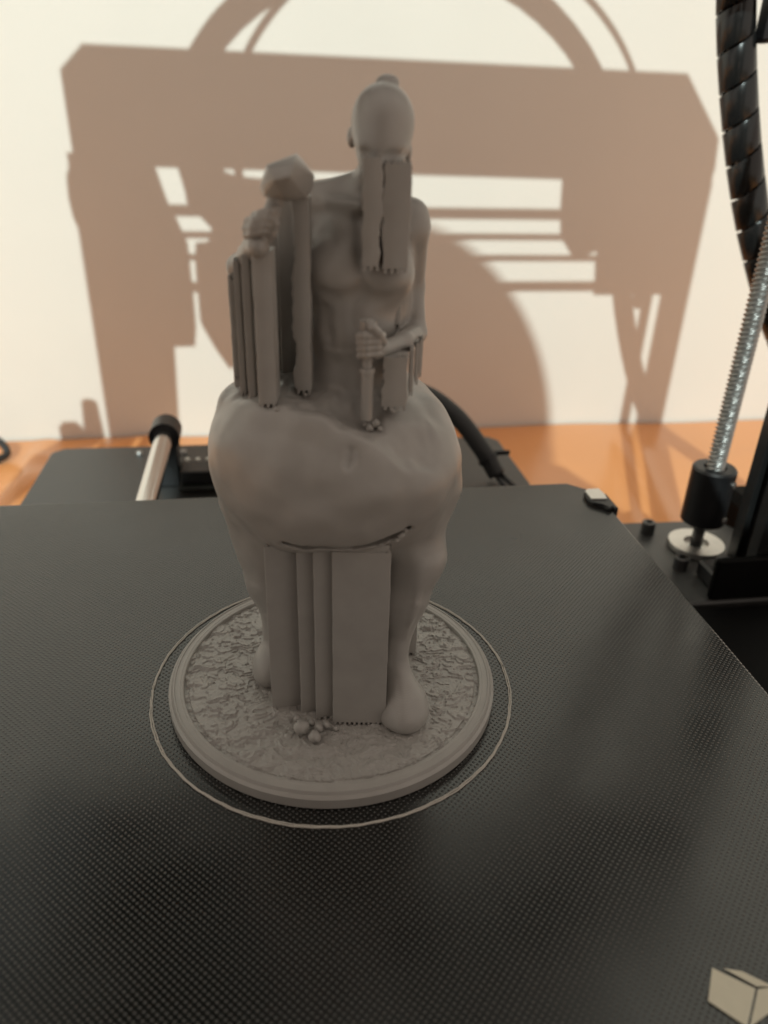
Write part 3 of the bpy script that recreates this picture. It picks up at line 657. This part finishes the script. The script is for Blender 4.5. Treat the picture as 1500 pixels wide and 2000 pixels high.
# beads of stray filament by the columns' foot and at the thigh
def bead(px, py, r, z=None):
    z = ZBASE if z is None else z
    d = dyof(px, py + r * .8); p, s = P(px, py, d); b = bmesh.new(); bmesh.ops.create_icosphere(b, subdivisions=3, radius=r * s)
    for q in b.verts: q.co *= 1 + .14 * random.uniform(-1, 1) if False else 1 + .10 * math.sin(q.co.x * 3000 + q.co.z * 2300)
    for q in b.verts: q.co += Vector(p)
    m = MB(); m.bm.free(); m.bm = b; m.build('filament_bead', PLA, fig, smooth=True)
for q in ((589, 1420, 15), (615, 1438, 12), (622, 1421, 9), (637, 1416, 7), (581, 1404, 8), (608, 1412, 7), (655, 1423, 5)): bead(*q)
for px, py, dy, r in ((783, 1046, -20, 7), (790, 1034, -18.5, 8), (776, 1054, -20.5, 5), (795, 1028, -17.5, 6), (733, 826, -17, 9), (722, 836, -18, 8), (742, 838, -17.5, 7), (715, 829, -17, 6), (540, 800, -19.6, 5), (768, 803, -17, 4), (596, 772, -12, 4), (592, 384, -11, 8)):
    p, s = P(px, py, dy); b = bmesh.new(); bmesh.ops.create_icosphere(b, subdivisions=2, radius=r * s)
    for q in b.verts: q.co = Vector(p) + q.co * (1 + .2 * math.sin(q.co.x * 5000 + q.co.z * 4100 + px))
    m = MB(); m.bm.free(); m.bm = b; m.build('filament_bead', PLA, fig, smooth=True)
# skirt line: two laps of a single bead of plastic lying on the plate
sk = thing('skirt_line', FIG, 'thin double ring of grey filament lying on the plate around the round base', 'filament ring')
for q in range(2):
    pts = []
    for a in np.linspace(0, 2 * math.pi, 240, endpoint=False):
        r = .0477 + .00037 * q + .00007 * math.sin(7 * a + q * 2) + .00005 * math.sin(23 * a) + .00006 * math.sin(61 * a + q)
        pts.append((r * math.cos(a), r * math.sin(a), .00018))
    MB().tube(pts, .00020, 8, True).build('filament_lap', SKIRTM, sk, smooth=True)

for a, rr_ in ((3.52, .00042), (3.60, .00034)):
    MB().lathe([(0, .0004), (rr_, .0003), (rr_ * 1.1, .0001), (0, 0)], .0479 * math.cos(a), .0479 * math.sin(a), 12).build('seam_blob', SKIRTM, sk, smooth=True)
# ------------------------------------------------------------------ the person taking the picture (behind the lens; throws the round shadow)
man = thing('person', (-.168, -.31, ZF), 'person in a dark sweater standing before the printer, seen only as a round shadow', 'person')
def person_sdf(lo, hi, h, jobs, name, m):
    D = SDF(lo, hi, h)
    for j in jobs:
        if j[0] == 'e': D.ell(j[1], j[2], j[3] if len(j) > 3 else .02)
        else: D.cap(j[1], j[2], j[3], j[4], j[5] if len(j) > 5 else .02)
    return link(name, D.mesh(name), m, man, True)
hz = .490 - ZF
skin_j = [('e', (0, .005, hz + .015), (.078, .096, .100)), ('e', (0, .035, hz - .045), (.058, .066, .078), .03), ('c', (0, -.01, hz - .07), (0, -.02, hz - .15), .056, .06),
          ('e', (0, .108, hz - .025), (.013, .020, .022), .012), ('e', (-.079, -.005, hz - .01), (.010, .020, .032), .006), ('e', (.079, -.005, hz - .01), (.010, .020, .032), .006),
          ('c', (-.024, .096, hz - .068), (.024, .096, hz - .068), .008, .008, .008), ('e', (-.032, .088, hz + .012), (.014, .012, .009), .006), ('e', (.032, .088, hz + .012), (.014, .012, .009), .006)]
person_sdf((-.12, -.14, hz - .24), (.12, .16, hz + .14), .005, skin_j, 'body', SKIN)
kn = [('e', (0, -.02, hz - .22), (.155, .085, .11)), ('c', (0, -.02, hz - .25), (0, -.02, hz - .62), .13, .125, .05), ('c', (-.07, -.02, hz - .30), (.07, -.02, hz - .30), .10, .10, .06), ('c', (-.03, -.02, hz - .125), (.03, -.02, hz - .125), .052, .052, .03),
      ('c', (-.125, -.02, hz - .135), (.125, -.02, hz - .135), .052, .052, .05)]
ph = thing('smartphone', (0, -.010, HC), 'black smartphone held up in two hands behind the viewpoint', 'phone')
PM = MB().box(-.046, .026, -.004, .004, -.012, .136, .003, 2)
PM.build('phone_body', BLACKX, ph); ph.rotation_euler = (math.radians(-27), 0, YAW)
mo = Vector((-.168, -.31, ZF))
for sx in (-1, 1):
    el = Vector((-.168 + sx * .27, -.26, .13)) - mo; wr = Vector((-.012 + sx * .085, -.070, .170)) - mo; pk = Vector((-.012 + sx * .062, -.026, .215)) - mo
    kn += [('c', (sx * .15, -.02, hz - .165), el, .056, .046), ('c', el, wr + (el - wr) * .16, .046, .034)]
    hj = [('c', wr + (el - wr) * .2, wr, .027, .025), ('c', wr, pk, .026, .022, .012)]
    for i in range(4):
        kz = pk + Vector((0, .006, .022 - .018 * i)); hj += [('c', kz, kz + Vector((-sx * .012, .026, .004)), .0095, .009, .004), ('c', kz + Vector((-sx * .012, .026, .004)), kz + Vector((-sx * .034 + sx * .003 * i, .030, .006)), .009, .0075, .003)]
    hj += [('c', wr + Vector((-sx * .004, -.004, .02)), pk + Vector((-sx * .010, -.024, .030)), .013, .011, .008), ('c', pk + Vector((-sx * .010, -.024, .030)), pk + Vector((-sx * .034, -.010, .044)), .011, .009, .004)]
    q = np.array([wr, pk, wr + (el - wr) * .2]); person_sdf(q.min(0) - .08, q.max(0) + .08, .004, hj, 'hand', SKIN)
person_sdf((-.36, -.20, hz - .80), (.36, .30, hz - .05), .009, kn, 'sweater', KNIT)
tr = [('c', (-.05, -.02, hz - .70), (.05, -.02, hz - .70), .12, .12, .04)]
for sx in (-1, 1): tr += [('c', (sx * .085, -.02, hz - .72), (sx * .095, -.015, .46), .092, .065), ('c', (sx * .095, -.015, .46), (sx * .10, -.03, .07), .064, .046)]
person_sdf((-.26, -.18, .02), (.26, .16, hz - .55), .010, tr, 'trousers', DENIM)
for sx in (-1, 1): person_sdf((sx * .10 - .08, -.13, -.01), (sx * .10 + .08, .20, .13), .006, [('c', (sx * .10, -.04, .045), (sx * .105, .11, .035), .044, .038)], 'shoe', BLACKM)
person_sdf((-.12, -.14, hz - .08), (.12, .14, hz + .16), .005, [('e', (0, -.012, hz + .030), (.080, .098, .094))], 'hair', HAIR)
